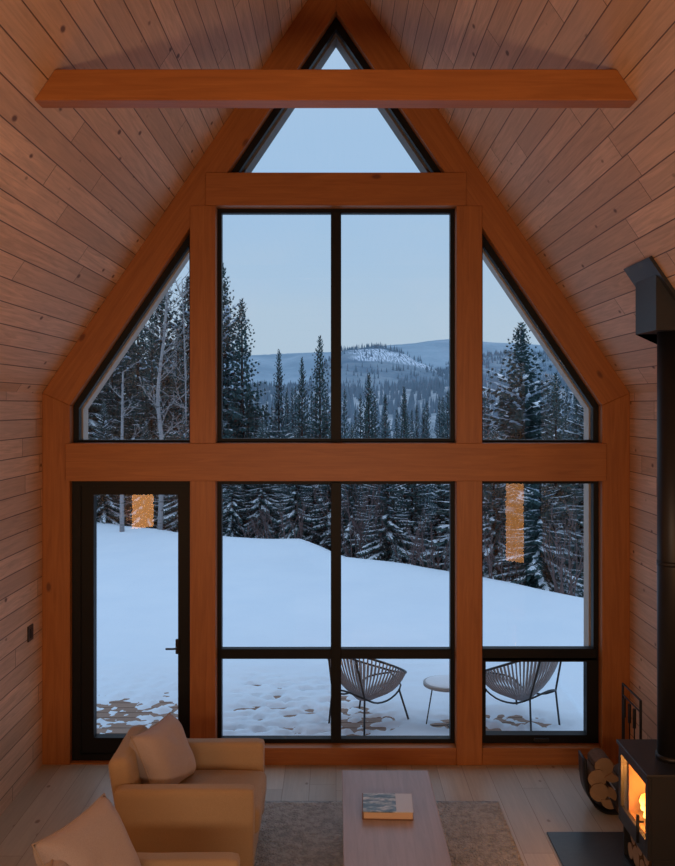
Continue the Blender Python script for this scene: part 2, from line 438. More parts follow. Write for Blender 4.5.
def fine_box(x0,x1,y0,y1,z0,z1, bev, **kw):
    return cushion_box(x0,x1,y0,y1,z0,z1, bev, cuts=16, **kw)
def make_armchair(loc, label):
    r = empty('armchair', loc); setp(r, label, 'armchair', 'wheat coloured armchairs by the left wall')
    # local: +x is the front, y across; back at x=-.42, front .42
    obj('base', fine_box(-.40,.395,-.33,.33,.13,.30,.02, amp=.002), M['sofa'], r, True)
    for s in (-1,1):
        y0,y1 = (-.425,-.315) if s < 0 else (.315,.425)
        obj('arm', fine_box(-.42,.40,y0,y1,.12,.62,.028, amp=.003), M['sofa'], r, True)
    b = fine_box(-.14,.0,-.31,.31,0,.52,.05, amp=.006)
    bmesh.ops.rotate(b, verts=b.verts[:], cent=(0,0,0), matrix=Matrix.Rotation(math.radians(-9),3,'Y'))
    bmesh.ops.translate(b, verts=b.verts[:], vec=(-.28,0,.25))
    obj('backrest', b, M['sofa'], r, True)
    obj('seat_cushion', fine_box(-.27,.425,-.308,.308,.285,.455,.045, amp=.005, crown=.02), M['sofa'], r, True)
    for sx in (-.36,.35):
        for sy in (-.36,.36):
            bm = nb(); tube(bm, [(sx,sy,0),(sx,sy,.14)], [.016,.024], 10); obj('leg', bm, M['black'], r, True)
    return r
def pillow_mesh(w=.5, t=.17, n=26, seed=0):
    bm = nb(); g = {}
    for side in (1,-1):
        for i in range(n+1):
            for j in range(n+1):
                u = -1+2*i/n; v = -1+2*j/n
                edge = i in (0,n) or j in (0,n)
                if edge and side < 0: g[(side,i,j)] = g[(1,i,j)]; continue
                pin = 1-.09*(1-abs(v)**2)*abs(u)**3; pin2 = 1-.09*(1-abs(u)**2)*abs(v)**3
                x = u*w/2*pin; y = v*w/2*pin2
                h = t/2*(max(0,(1-u**4))*max(0,(1-v**4)))**.55
                h *= 1+.10*noise.noise(Vector((u*2.2+seed,v*2.2,side)))
                g[(side,i,j)] = bm.verts.new((x,y,side*h))
        for i in range(n):
            for j in range(n):
                q = [g[(side,i,j)],g[(side,i+1,j)],g[(side,i+1,j+1)],g[(side,i,j+1)]]
                bm.faces.new(q if side > 0 else q[::-1])
    return bm
def make_pillow(loc, rot, label, w=.5, t=.17, seed=0):
    r = empty('throw_pillow', loc); r.rotation_euler = rot; setp(r, label, 'pillow', 'linen throw pillows on the armchairs')
    obj('cover', pillow_mesh(w,t,seed=seed), M['pillow'], r, True)
    bm = nb(); P = []; n = 12; pin = lambda a: 1-.09*(1-a*a)
    for k in range(n): u=-1+2*k/n; P.append((u*w/2,-w/2*pin(u),0))
    for k in range(n): u=-1+2*k/n; P.append((w/2*pin(u),u*w/2,0))
    for k in range(n): u=1-2*k/n; P.append((u*w/2,w/2*pin(u),0))
    for k in range(n): u=1-2*k/n; P.append((-w/2*pin(u),u*w/2,0))
    tube(bm, P, .005, 6, closed=True); obj('piping', bm, M['pillow_seam'], r, True)
    return r
YC1 = (CAMY+5.28+CAMY+6.13)/2
make_armchair((-.885,YC1,0), 'wheat coloured fabric armchair facing right, nearer the glass door')
make_pillow((-1.10,YC1+.02,.645), (math.radians(6),math.radians(66),math.radians(-18)), 'grey beige square pillow leaning on the armchair nearer the glass door', .425, .25)
YC2 = CAMY+4.57-.425
make_armchair((-.885,YC2,0), 'wheat coloured fabric armchair cut off by the bottom left corner of view')
make_pillow((-1.15,YC2+.08,.715), (math.radians(12),math.radians(62),math.radians(-16)), 'grey beige square pillow on the armchair in the bottom left corner', .48, .26, 3)
make_pillow((-1.20,YC2-.16,.66), (math.radians(-4),math.radians(72),math.radians(8)), 'grey beige pillow wedged behind the larger pillow in the bottom left corner', .42, .15, 9)

# rug
bm = nb(); nx, ny = 60, 90; x0,x1,y0,y1 = -.78,1.17,-3.3,-.70
vv = [[bm.verts.new((x0+(x1-x0)*i/nx, y0+(y1-y0)*j/ny, .018+.005*noise.noise(Vector((i*.9,j*.9,0))))) for j in range(ny+1)] for i in range(nx+1)]
for i in range(nx):
    for j in range(ny): bm.faces.new((vv[i][j],vv[i+1][j],vv[i+1][j+1],vv[i][j+1]))
ed = [e for e in bm.edges if e.is_boundary]
ex = bmesh.ops.extrude_edge_only(bm, edges=ed)
for v in [g for g in ex['geom'] if isinstance(g, bmesh.types.BMVert)]: v.co.z = .001
setp(obj('rug', bm, M['rug'], smooth=True), 'grey beige looped wool rug under the coffee table', 'rug')
# coffee table
r = empty('coffee_table', (.335,-1.8,0)); setp(r, 'long low wooden coffee table in front of the big window', 'coffee table')
bm = nb(); box(bm,-.295,.295,-.75,.75,.335,.385,.006); obj('tabletop', bm, M['table'], r)
for s in (-1,1):
    bm = nb(); box(bm,-.24,.24,s*.60-.03,s*.60+.03,.02,.337,.004); obj('leg_panel', bm, M['table'], r)
bm = nb(); box(bm,-.02,.02,-.57,.57,.16,.30,.004); obj('stretcher', bm, M['table'], r)
# book
r = empty('book', (.318,-1.665,.386), math.radians(-2)); setp(r, 'thick hardback book with a wintry landscape cover on the coffee table', 'book')
bm = nb(); box(bm,-.148,.148,-.125,.125,.005,.045,.002,1); obj('page_block', bm, M['paper'], r)
bm = nb(); box(bm,-.152,.152,-.13,.13,.045,.050,.0015,1); obj('front_cover', bm, M['cover'], r)
bm = nb(); box(bm,-.152,.152,-.13,.13,.0,.005,.0015,1); obj('back_cover', bm, M['cover_back'], r)
bm = nb(); box(bm,-.157,-.150,-.13,.13,.0,.050,.002,1); obj('spine', bm, M['cover_back'], r)

# hearth plate
bm = nb(); box(bm, 1.415, 2.35, -2.75, -1.15, .0, .012, .003, 1)
setp(obj('hearth_plate', bm, M['slate']), 'dark slate hearth plate on the floor beneath the stove', 'hearth plate')
# stove: door side faces -x
st = empty('wood_stove', (1.80,-1.735,.012)); setp(st, 'black steel wood stove with a glass door and burning fire', 'stove')
W0, D0, B0, H0 = .46, .27, .235, .735      # depth, half width, body bottom, top
bm = nb(); box(bm,-.012,W0,-D0-.012,D0+.012,H0-.022,H0,.004,2); obj('top_plate', bm, M['stove'], st)
bm = nb(); box(bm,.02,W0-.01,-D0,-D0+.03,B0,H0-.022,.003,1); box(bm,.02,W0-.01,D0-.03,D0,B0,H0-.022,.003,1)
box(bm,W0-.04,W0-.01,-D0+.03,D0-.03,B0,H0-.022); box(bm,.02,W0-.04,-D0+.03,D0-.03,B0,B0+.05); box(bm,.02,W0-.04,-D0+.03,D0-.03,H0-.07,H0-.022)
obj('body', bm, M['stove'], st)
bm = nb(); box(bm,.05,W0-.045,D0-.05,D0-.032,B0+.055,H0-.075); box(bm,W0-.06,W0-.045,-D0+.03,D0-.05,B0+.055,H0-.075); box(bm,.05,W0-.06,-D0+.032,-D0+.045,B0+.055,H0-.075)
box(bm,.05,W0-.06,-D0+.045,D0-.05,B0+.052,B0+.068)
obj('firebrick_lining', bm, M['firebrick'], st)
def yzring(bm, y0,y1,z0,z1, tl,tb,tt, x0,x1):
    box(bm,x0,x1,y0,y0+tl,z0,z1,.002,1); box(bm,x0,x1,y1-tl,y1,z0,z1,.002,1)
    box(bm,x0,x1,y0+tl,y1-tl,z0,z0+tb,.002,1); box(bm,x0,x1,y0+tl,y1-tl,z1-tt,z1,.002,1)
bm = nb(); yzring(bm,-D0,D0,B0,H0-.024,.045,.10,.05,0,.022); dr = obj('stove_door', bm, M['stove'], st)
bm = nb(); bm.faces.new([bm.verts.new(p) for p in ((.010,-D0+.04,B0+.09),(.010,D0-.04,B0+.09),(.010,D0-.04,H0-.07),(.010,-D0+.04,H0-.07))]); obj('door_glass', bm, M['glass'], dr)
bm = nb(); tube(bm,[(.0,-.20,.43),(-.035,-.20,.43)],.006,8); tube(bm,[(-.035,-.20,.31),(-.035,-.20,.47)],.010,10); obj('handle', bm, M['black'], dr, True)
bm = nb(); box(bm,.03,W0-.02,-D0+.0,-D0+.02,0,B0,.002,1); box(bm,.03,W0-.02,D0-.02,D0,0,B0,.002,1); box(bm,W0-.04,W0-.02,-D0+.02,D0-.02,0,B0,.002,1); box(bm,.03,W0-.04,-D0+.02,D0-.02,0,.012)
obj('log_niche', bm, M['stove'], st)
fx, fy = .225, -.03
bm = nb(); tube(bm,[(fx,fy,H0-.002),(fx,fy,3.34)],.082,32); pipe = obj('flue_pipe', bm, M['black'], st, True)
bm = nb(); tube(bm,[(fx,fy,H0-.001),(fx,fy,H0+.03)],.092,32); obj('flue_collar', bm, M['black'], pipe, True)
bm = nb(); tube(bm,[(fx,fy,1.9),(fx,fy,1.93)],.0845,32); obj('pipe_joint', bm, M['black'], pipe, True)
# ceiling support box for the pipe
r = empty('flue_support_box', (1.874+.175,CAMY+5.45,3.32)); setp(r, 'black square flue support box fixed to the right ceiling slope', 'flue box')
def zc(X): return RIDGE-SL*X
hx = .175
bm = nb(); X0=-hx; X1=hx
def lz(x): return zc(2.049+x)-3.32
pts = [(X0,0),(X1,0),(X1,lz(X1)-.006),(X0,lz(X0)-.006)]
polyext(bm, pts, -.18, .18); obj('box_shell', bm, M['stove'], r)
ang = math.atan(SL); nx_, nz_ = math.sin(ang), math.cos(ang)
bm = nb(); a = 1.83-2.049; b = 2.352-2.049-.03
pts = [(a,lz(a)-.004),(b,lz(b)-.004),(b-nx_*.022,lz(b)-nz_*.022),(a-nx_*.022,lz(a)-nz_*.022)]
polyext(bm, pts, -.235, .225); obj('ceiling_flange', bm, M['stove'], r)

# logs
def log_mesh(L, rad, split=True, seed=0, axis='x'):
    bm = nb(); rnd = random.Random(seed); n = 14
    if split:
        a0 = rnd.uniform(0,2*PI); prof = [(0,0,1)]
        for k in range(9): a = a0+PI*.62*k/8; prof.append((math.cos(a)*rad,math.sin(a)*rad,0))
    else: prof = [(math.cos(2*PI*k/n)*rad*rnd.uniform(.93,1.05),math.sin(2*PI*k/n)*rad*rnd.uniform(.93,1.05),0) for k in range(n)]
    cx0 = sum(p[0] for p in prof)/len(prof); cy0 = sum(p[1] for p in prof)/len(prof)
    A=[];B=[]
    for p in prof:
        a,b = p[0]-cx0, p[1]-cy0
        if axis=='x': A.append(bm.verts.new((-L/2,a,b))); B.append(bm.verts.new((L/2,a,b)))
        else: A.append(bm.verts.new((a,-L/2,b))); B.append(bm.verts.new((a,L/2,b)))
    m = len(prof)
    f = bm.faces.new(A); f.material_index = 1; f = bm.faces.new(B[::-1]); f.material_index = 1
    for i in range(m):
        j=(i+1)%m; f = bm.faces.new((A[i],B[i],B[j],A[j]))
        f.material_index = 1 if split and (i==0 or j==0) else 0
    return bm
def log(loc, L, rad, label, split=True, seed=0, axis='y', rot=0, group=None, tilt=0):
    o = obj('firewood_log', log_mesh(L,rad,split,seed,axis), [M['log_bark'],M['log_face']], loc=loc)
    o.rotation_euler = (0,tilt,rot); setp(o, label, 'log', group); return o
gN = 'logs stored in the niche under the stove'
for k,(yy,zz,rr) in enumerate(((-.17,.075,.058),(-.05,.068,.052),(.07,.08,.062),(.175,.066,.05),(-.11,.172,.052),(.01,.172,.052),(.13,.178,.050))):
    log((1.80+.225, -1.735+yy, .022+zz), .36, rr, 'short round log end stacked in the niche under the stove', False, 10+k, 'x', group=gN)
# fire
for k,(x,y,z,rt) in enumerate(((.20,-.10,.35,.2),(.22,.07,.352,-.25),(.20,-.01,.425,.5))):
    o = obj('burning_log', log_mesh(.22,.034,False,30+k,'x'), [M['ember'],M['ember']], loc=(1.80+x,-1.735+y,z)); o.rotation_euler=(0,0,rt+1.2)
    setp(o, 'glowing burning log inside the stove behind its glass', 'log', 'burning logs in the fire')
bm = nb(); rnd = random.Random(5)
for k in range(26):
    x = 1.80+rnd.uniform(.10,.34); y = -1.735+rnd.uniform(-.19,.17); h = rnd.uniform(.07,.20)*(1.2 if y<-1.74 else .75); w = rnd.uniform(.018,.038)
    pts=[]; rs=[]
    for j in range(9):
        t=j/8; pts.append((x+.02*math.sin(t*5+k),y+.02*math.sin(t*6+k*2),.36+h*t)); rs.append(max(.001,w*math.sin(PI*min(1,.18+t*.82))**.8*(1-t*.4)))
    tube(bm, pts, rs, 8)
setp(obj('fire', bm, M['flame'], smooth=True), 'orange flames burning behind the stove glass', 'fire', kind='stuff')

# log holder: U shaped black band
r = empty('log_holder', (1.985,-.79,0)); setp(r, 'black curved firewood holder between the window wall and stove', 'log holder')
prof = smoothpts([(-.235,0,.385),(-.232,0,.27),(-.215,0,.15),(-.165,0,.055),(-.09,0,.008),(0,0,.003),(.09,0,.008),(.165,0,.055),(.215,0,.15),(.232,0,.27),(.235,0,.385)], 4)
bm = nb(); th=.012; V=[]
for i,p in enumerate(prof):
    dn = (prof[min(i+1,len(prof)-1)]-prof[max(i-1,0)]).normalized(); nn = Vector((dn.z,0,-dn.x))
    inn = p - nn*th if True else p
    V.append([bm.verts.new((q.x,y,max(q.z,0.001))) for q in (p,inn) for y in (-.09,.09)])
for i in range(len(V)-1):
    a,b = V[i],V[i+1]
    bm.faces.new((a[0],b[0],b[1],a[1])); bm.faces.new((a[2],a[3],b[3],b[2])); bm.faces.new((a[0],a[2],b[2],b[0])); bm.faces.new((a[1],b[1],b[3],a[3]))
bm.faces.new((V[0][0],V[0][1],V[0][3],V[0][2])); bm.faces.new((V[-1][0],V[-1][2],V[-1][3],V[-1][1]))
obj('holder_band', bm, M['black'], r, True)
gH = 'split logs in the black firewood holder'
hl = [(-.09,.07),(.02,.06),(.12,.08),(-.14,.16),(-.04,.155),(.06,.15),(.15,.18),(-.15,.25),(-.05,.245),(.05,.25),(.14,.275),(-.10,.33)]
for k,(x,z) in enumerate(hl):
    log((1.985+x,-.79+.01*math.sin(k*3),z+.005), .20+.015*math.cos(k*2), .066, 'pale split log stacked in the black firewood holder', k%4!=3, 50+k, 'y', group=gH)
# fire tools
r = empty('fire_tool_stand', (2.20,-.50,0)); setp(r, 'black fire tool stand against the right wall behind the stove', 'fire tool stand')
bm = nb(); box(bm,-.09,.09,-.22,.22,0,.015,.004); obj('base', bm, M['black'], r)
bm = nb(); tube(bm,[(0,-.2,.01),(0,-.2,.745),(0,.2,.745),(0,.2,.01)],.010,8); tube(bm,[(0,-.2,.66),(0,.2,.66)],.006,6); obj('stand_frame', bm, M['black'], r)
def tool(y, kind):
    t = empty('fire_'+kind, (2.185,-.50+y,.655)); setp(t, {'poker':'black iron poker with a hooked tip hanging from the tool stand','shovel':'black ash shovel with a flat pan hanging from the tool stand','brush':'black hearth brush with stiff bristles hanging from the tool stand'}[kind], kind)
    bm = nb(); tube(bm,[(0,0,.0),(0,0,-.14)],.013,8); obj('grip', bm, M['black'], t)
    bm = nb(); tube(bm,[(0,0,-.14),(0,0,-.50)],.005,6)
    if kind=='poker': tube(bm,[(0,0,-.45),(0,.04,-.47),(0,.035,-.50)],.005,6)
    obj('shaft', bm, M['black'], t)
    if kind=='shovel':
        bm = nb(); box(bm,-.008,.0,-.05,.05,-.60,-.46,.003,1); box(bm,-.03,.0,-.05,-.046,-.60,-.46); box(bm,-.03,.0,.046,.05,-.60,-.46); obj('pan', bm, M['black'], t)
    if kind=='brush':
        bm = nb(); tube(bm,[(0,0,-.44),(0,0,-.50),(0,0,-.60)],[.02,.032,.036],12); obj('bristles', bm, M['black'], t)
tool(-.11,'brush'); tool(.0,'poker'); tool(.12,'shovel')

# ------------------------------------------------------------------ outside ground
RIM = [(-40,26),(-12,20),(-6.3,16.1),(-2.66,13.5),(-.8,12.6),(.18,10.6),(2.07,9.1),(2.5,8.6),(3.8,6.7),(6,5.2),(14,4.5),(60,4)]
def rimY(x):
    if x <= RIM[0][0]: return RIM[0][1]
    for (a,b),(c,d_) in zip(RIM,RIM[1:]):
        if x <= c: return b+(d_-b)*(x-a)/(c-a)
    return RIM[-1][1]
def sm(a,b,t):
    t = max(0,min(1,(t-a)/(b-a))); return t*t*(3-2*t)
N = lambda x,y,s,o=0: noise.noise(Vector((x*s+o,y*s-o,o*.37)))
DZ = -.10
def ground(x,y):
    z = -.155 + .05*N(x,y,.25,3)*sm(3,6,y) + .015*N(x,y,1.2,9)
    t = y-rimY(x)+.5*N(x,0,.7,5)
    z += .16*math.exp(-((t+.9)/.9)**2)*(1 if x > -3 else .7)
    if t > 0:
        k = .30-.16*sm(-1,-6,-(-x)) if False else (.10 if x < -5 else .10+.2*sm(-5,1,x))
        z -= min(7.0, k*t + .10*min(t,1.5))
        z += .25*N(x,y,.12,7)*min(1,t/4)
    # over the deck
    on = sm(-3.1,-2.9,x)*(1-sm(2.33,2.42,x))*(1-sm(3.0,3.7,y))
    if on > 0:
        n1 = N(x,y*2.2,2.6,1); n2 = N(x,y*1.8,6.0,2); n3 = N(x,y,14,4)
        th = .05+.018*n1+.008*n2
        # trodden tracks in front of the centre-left panes
        tr = sm(-1.2,-.9,x)*(1-sm(.1,.5,x))*(1-sm(2.1,3.0,y))
        th -= tr*(.058*max(0,n2+.05)*2.2+.04*max(0,n1)+.05*max(0,n3))
        door = (1-sm(-1.45,-1.0,x))*(1-sm(2.2,3.3,y))*(.35+.65*(1-sm(.9,2.3,y)))
        th -= door*(.080+.075*n2+.05*n1+.06*n3+.03*N(x,y,30,6))
        for cx0,cy0,ax,ay in ((.30,1.25,.36,.36),(1.62,1.15,.5,.36),(1.0,1.2,.2,.2)):
            e = math.exp(-(((x-cx0)/ax)**2+((y-cy0)/ay)**2)**2)
            th -= e*(.058+.055*n1+.05*n2+.05*n3)
        z = z*(1-on)+(DZ+max(-.03,th))*on
    return z
def axis_pts(dense0, dense1, step, lo, hi, g=1.12):
    a = []; x = dense0
    while x <= dense1: a.append(x); x += step
    s = step; x = a[-1]
    while x < hi: s *= g; x += s; a.append(x)
    s = step; x = dense0; b = []
    while x > lo: s *= g; x -= s; b.append(x)
    return b[::-1]+a
xs = axis_pts(-3.2,2.8,.035,-260,260,1.07); ys = axis_pts(.40,3.8,.035,.40,850,1.03)
bm = nb(); VG = [[bm.verts.new((x,y,ground(x,y))) for y in ys] for x in xs]
for i in range(len(xs)-1):
    for j in range(len(ys)-1): bm.faces.new((VG[i][j],VG[i+1][j],VG[i+1][j+1],VG[i][j+1]))
setp(obj('snowy_ground', bm, M['snow'], smooth=True), 'snow covered clearing outside', 'ground', kind='structure')
bm = nb(); y=.27
while y < 3.2: box(bm,-3.0,2.34,y,y+.132,DZ-.03,DZ,.003,1); y += .14
box(bm,-2.95,2.3,.3,3.2,DZ-.12,DZ-.035)
L = bm.loops.layers.uv.verify()
for f in bm.faces:
    for l in f.loops: l[L].uv = (l.vert.co.x, l.vert.co.y-.27+.004)
struct('deck_floor', bm, M['deck'])

# patio chairs
def make_patio_chair(loc, rz, label):
    r = empty('patio_chair', loc, rz); setp(r, label, 'patio chair', 'woven cord patio chairs on the snowy deck')
    # faces +x, egg shaped ring leaning back
    R = []
    n = 48
    for k in range(n):
        a = 2*PI*k/n; cx0, sx = math.cos(a), math.sin(a)
        x = .375*cx0; yw = .37*sx*(1-.10*cx0)
        z = .395+.355*((1-cx0)/2)**1.1 + .02*abs(sx)
        x -= .05*((1-cx0)/2)
        R.append(Vector((x,yw,z)))
    bm = nb(); tube(bm, R, .0105, 8, closed=True); ringo = obj('ring_frame', bm, M['tube'], r, True)
    hub = [Vector((-.055+.075*math.cos(2*PI*k/24),.075*math.sin(2*PI*k/24),.238+.01*(1-math.cos(2*PI*k/24)))) for k in range(24)]
    bm = nb(); tube(bm, hub, .007, 6, closed=True); obj('seat_ring', bm, M['tube'], r, True)
    bm = nb(); m = 64
    for k in range(m):
        f_ = k/m*n; i0 = int(f_); p = R[i0%n].lerp(R[(i0+1)%n], f_-i0)
        a = 2*PI*k/m; q = Vector((-.055+.07*math.cos(a),.07*math.sin(a),.24))
        pts = []
        for j in range(7):
            t = j/6; c = p.lerp(q,t); c.z -= .055*math.sin(PI*t)*(1.0-.3*t); 
            out = (p-q); out.z = 0; c += out*(.10*math.sin(PI*t))
            pts.append(c)
        tube(bm, pts, .0076, 5, cap=False)
    obj('woven_cords', bm, M['cord'], r, True)
    # support frame under the bowl
    bm = nb(); loop = smoothpts([(.34,.0,.39),(.24,.20,.33),(.08,.21,.25),(-.12,.20,.25),(-.30,.19,.33),(-.36,0,.38),(-.30,-.19,.33),(-.12,-.20,.25),(.08,-.21,.25),(.24,-.20,.33),(.34,0,.39)],3)[:-1]
    tube(bm, loop, .0085, 8, closed=True); obj('support_frame', bm, M['tube'], r, True)
    for s in (-1,1):
        bm = nb(); tube(bm,[(.19,s*.215,.31),(.24,s*.30,0)],.0095,8); obj('leg', bm, M['tube'], r, True)
        bm = nb(); tube(bm,[(-.395,s*.16,.70),(-.30,s*.19,.33),(-.33,s*.21,0)],.0095,8); obj('leg', bm, M['tube'], r, True)
    return r
c1 = make_patio_chair((.305,1.26,DZ), math.radians(50), 'woven cord patio chair left of the round side table on the deck')
c2 = copy_tree(c1); c2.location = (1.70,1.26,DZ); c2.rotation_euler.z = math.radians(130); c2['label'] = 'woven cord patio chair right of the round side table on the deck'
# small table
r = empty('side_table', (1.02,1.10,DZ)); setp(r, 'small round outdoor side table between the two patio chairs', 'side table')
bm = nb(); tube(bm,[(0,0,.395),(0,0,.40),(0,0,.425),(0,0,.43)],[.205,.215,.215,.205],40); obj('tabletop', bm, M['stone_top'], r, True)
bm = nb(); tube(bm,[(0,0,.428),(0,0,.434),(0,0,.437)],[.20,.19,.12],32); setp(obj('snow_cap', bm, M['snowclump'], r, True))
for k in range(3):
    a = 2*PI*k/3+.9
    bm = nb()
    for s in (-.09,.09): tube(bm,[(.13*math.cos(a+s*3),.13*math.sin(a+s*3),.395),(.19*math.cos(a+s),.19*math.sin(a+s),.01)],.006,6)
    tube(bm,[(.19*math.cos(a-.09),.19*math.sin(a-.09),.01),(.19*math.cos(a+.09),.19*math.sin(a+.09),.01)],.006,6)
    tube(bm,[(.19*math.cos(a),.19*math.sin(a),.01),(.0,0,.03)],.005,6)
    obj('leg', bm, M['tube'], r)

# ------------------------------------------------------------------ trees
def kite(V, Fc, a, d, side, L, w):
    i = len(V)
    V += [a, a+d*(L*.42)+side*w, a+d*L, a+d*(L*.42)-side*w]
    Fc.append((i,i+1,i+2,i+3))
def mesh_from(name, V, Fc, mat, smooth=False):
    me = bpy.data.meshes.new(name); me.from_pydata([tuple(v) for v in V], [], Fc); me.materials.append(mat); me.update(); return me
def spruce(seed, h=7.0, r=1.45, per=3.6, snow=.5, fine=1.0, needles='needles', droop=.3):
    rnd = random.Random(seed); V=[];Fc=[];SV=[];SF=[]
    nb_ = int(h*per*9)
    for i in range(nb_):
        t = ((i+rnd.random())/nb_)**1.0
        z = h*(.04+.955*t)
        env = r*((1-t)**.95)*(.86+.14*math.sin(t*15+seed)) + .03
        az = i*2.399+rnd.uniform(-.5,.5); L = env*rnd.uniform(.55,1.15)
        rise = (.95*t*t-.10)+rnd.uniform(-.12,.12)
        hz = Vector((math.cos(az),math.sin(az),0)); sd = Vector((-hz.y,hz.x,0))
        n = max(3,int(L/.095*fine)); prev = Vector((0,0,z)); q = .32+.68*(1-t)**.7
        snowy = snow*rnd.uniform(.4,2.3)
        for k in range(1,n+1):
            s = k/n
            p = hz*(L*s)+Vector((0,0,z+L*(rise*s-droop*s*s*(1.1-t)+.10*s**4)))
            d = (p-prev).normalized()
            tl = min(.38,(.34*L*(1-s*.7)+.06*q)*rnd.uniform(.6,1.15))
            for sg in (-1,1):
                dd = (d*.8+sd*sg*rnd.uniform(.45,.95)+Vector((0,0,-.22+rnd.uniform(-.15,.15)))).normalized()
                sv = dd.cross(Vector((0,0,1))).normalized()
                w = (.034+.022*rnd.random())*q
                kite(V,Fc,p,dd,sv,tl,w)
                kite(V,Fc,p,(dd+Vector((0,0,-.45))).normalized(),Vector((0,0,1)),tl*.8,w*1.3)
                if rnd.random() < snowy*(.4+.6*s):
                    kite(SV,SF,p+Vector((0,0,.022)),(dd+Vector((0,0,.05))).normalized(),sv,tl*rnd.uniform(.5,.9),w*rnd.uniform(.45,1.0))
            kite(V,Fc,p,(d*.5+Vector((0,0,-1))).normalized(),sd,tl*.75,.04*q)
            if s < .5: kite(V,Fc,p,(sd*rnd.uniform(-1,1)+Vector((0,0,-.8))).normalized(),hz,.26*q+.05,.06*q)
            if rnd.random() < snowy*.75 and L > .35: kite(SV,SF,p-d*.1+Vector((0,0,.03)),(d+sd*rnd.uniform(-.25,.25)).normalized(),sd,rnd.uniform(.16,.30),rnd.uniform(.03,.062))
            prev = p
        kite(V,Fc,prev,d,sd,.14*q,.025*q)
        if rnd.random() < snowy: kite(SV,SF,prev-d*.15+Vector((0,0,.03)),d,sd,.24*q,.04*q)
    bm = nb(); tube(bm,[(0,0,-.3),(0,0,h*.5),(0,0,h)],[.009*h+.02,.005*h+.01,.005],8)
    tm = bpy.data.meshes.new('trunk'); bm.to_mesh(tm); bm.free(); tm.materials.append(M['bark'])
    return tm, mesh_from('foliage',V,Fc,M[needles]), mesh_from('snow_cover',SV,SF,M['snowclump']), h
PROTO = [spruce(1,7,1.35,4.2,.42), spruce(2,7,1.15,4.2,.30,droop=.35), spruce(3,7,1.75,5.6,.95), spruce(4,5,1.3,5.0,1.1), spruce(6,7,1.0,4.2,.22,.8,'needles_haze')]
FARP = [spruce(21,7,1.0,3.0,.22,.55,'needles_haze'), spruce(22,7,.85,3.2,.15,.55,'needles_haze'), spruce(23,7,1.25,2.8,.35,.5,'needles_haze')]
rT = random.Random(11)
def put_tree(p, px, py, d, label, group, wide=1.0, name='spruce_tree'):
    x = (px-CX)*d/F; y = CAMY+d; gz = ground(x,y)-.05
    top = CAMZ+(CY-py)*d/F; sc = (top-gz)/p[3]
    r = empty(name, (x,y,gz), rT.uniform(0,6.28)); r.scale = (sc*wide*1.18,sc*wide*1.18,sc)
    setp(r, label, 'tree', group)
    for nm, me in zip(('trunk','foliage','snow_cover'), p[:3]):
        o = bpy.data.objects.new(nm, me); COL.objects.link(o); o.parent = r
        if nm != 'trunk': o['kind'] = 'stuff'
    return r
GN = 'spruces at the edge of the clearing'
T = [
 (2,222,262,24.5,'tallest snowy spruce against the left edge of the centre window',1.0),
 (0,242,298,23.5,'pointed tall spruce second from the left in the centre window',1.1),
 (4,279,349,27,'slim spruce standing alone midway across the left centre pane',.85),
 (1,302,357,29,'thin dark spruce just left of the spruce by the mullion',.75),
 (0,320,335,24,'dark spruce rising just left of the central black mullion',.85),
 (2,262,418,22,'snow laden low spruce below the gap right of the tall pair',1.0),
 (3,296,428,21.5,'bushy snow covered spruce low in the left centre pane',1.0),
 (2,232,436,21.8,'snowy low spruce in front of the tall pair at left',.9),
 (2,330,425,21.5,'snow covered spruce half hidden behind the central mullion',.9),
 (0,369,372,26,'dark pointed spruce in front of the snowy hill patch',.75),
 (1,404,386,28,'dark narrow spruce at the middle of the right centre pane',.65),
 (4,427,401,29,'narrow spruce right of the middle of the right centre pane',.7),
 (2,352,424,21,'snowy spruce just right of the central mullion',.85),
 (3,388,440,18.6,'bushy snow laden spruce at the snow edge, right centre pane',1.15),
 (3,412,436,20.5,'snow covered spruce behind the bushy one at the snow edge',1.0),
 (2,444,428,20,'snowy spruce beside the right column of the centre window',.9),
 (3,396,540,17.3,'tiny snow covered spruce poking out at the snow edge',1.0),
 (2,521,322,18.0,'large dense spruce with its tip in the right sloped window',1.5),
 (0,556,372,16.2,'dark snow tipped spruce behind the right sloped window edge',1.15),
 (2,598,330,17.5,'big spruce mostly hidden by the right rafter',1.1),
 (3,494,425,16.6,'low snowy spruce at left of the lower right pane',.9),
 (3,540,440,15.4,'snow laden spruce at the centre of the lower right pane',1.1),
 (2,86,270,25,'dark spruce at the left corner of the left sloped window',1.0),
 (0,112,292,27,'spruce behind the short birch trunk in the left window',.95),
 (1,138,283,29,'spruce between the two pale birch trunks',1.0),
 (0,152,306,25,'spruce just left of the tall birch trunk',.9),
 (1,178,322,27.5,'spruce right of the tall birch in the left window',.9),
 (2,104,400,23,'low snowy spruce left of the short birch trunk',1.0),
 (3,146,420,23.5,'low snowy bushy spruce between the birch trunks',1.0),
 (3,184,410,23,'low snowy spruce beside the left timber column',1.0),
 (1,201,285,26,'tall spruce mostly behind the left timber column',1.0),
 (2,60,300,24,'spruce mostly hidden by the left timber post',1.0),
 (2,124,262,31,'wide spruce behind the birches, second row of the left window',1.25),
 (0,162,246,32,'tall spruce whose tip shows directly behind the tall birch trunk',1.2),
 (2,96,240,33,'tall spruce at the far left behind the short birch trunk',1.2),
 (2,188,276,33,'wide spruce in the second row beside the left timber column',1.2),
]
for p,px,py,d_,lb,w in T: put_tree(PROTO[p],px,py,d_,lb,GN,w)
GB = 'small conifers filling the valley beyond the clearing'
k = 0; rB = random.Random(4); used = []; tries = 0
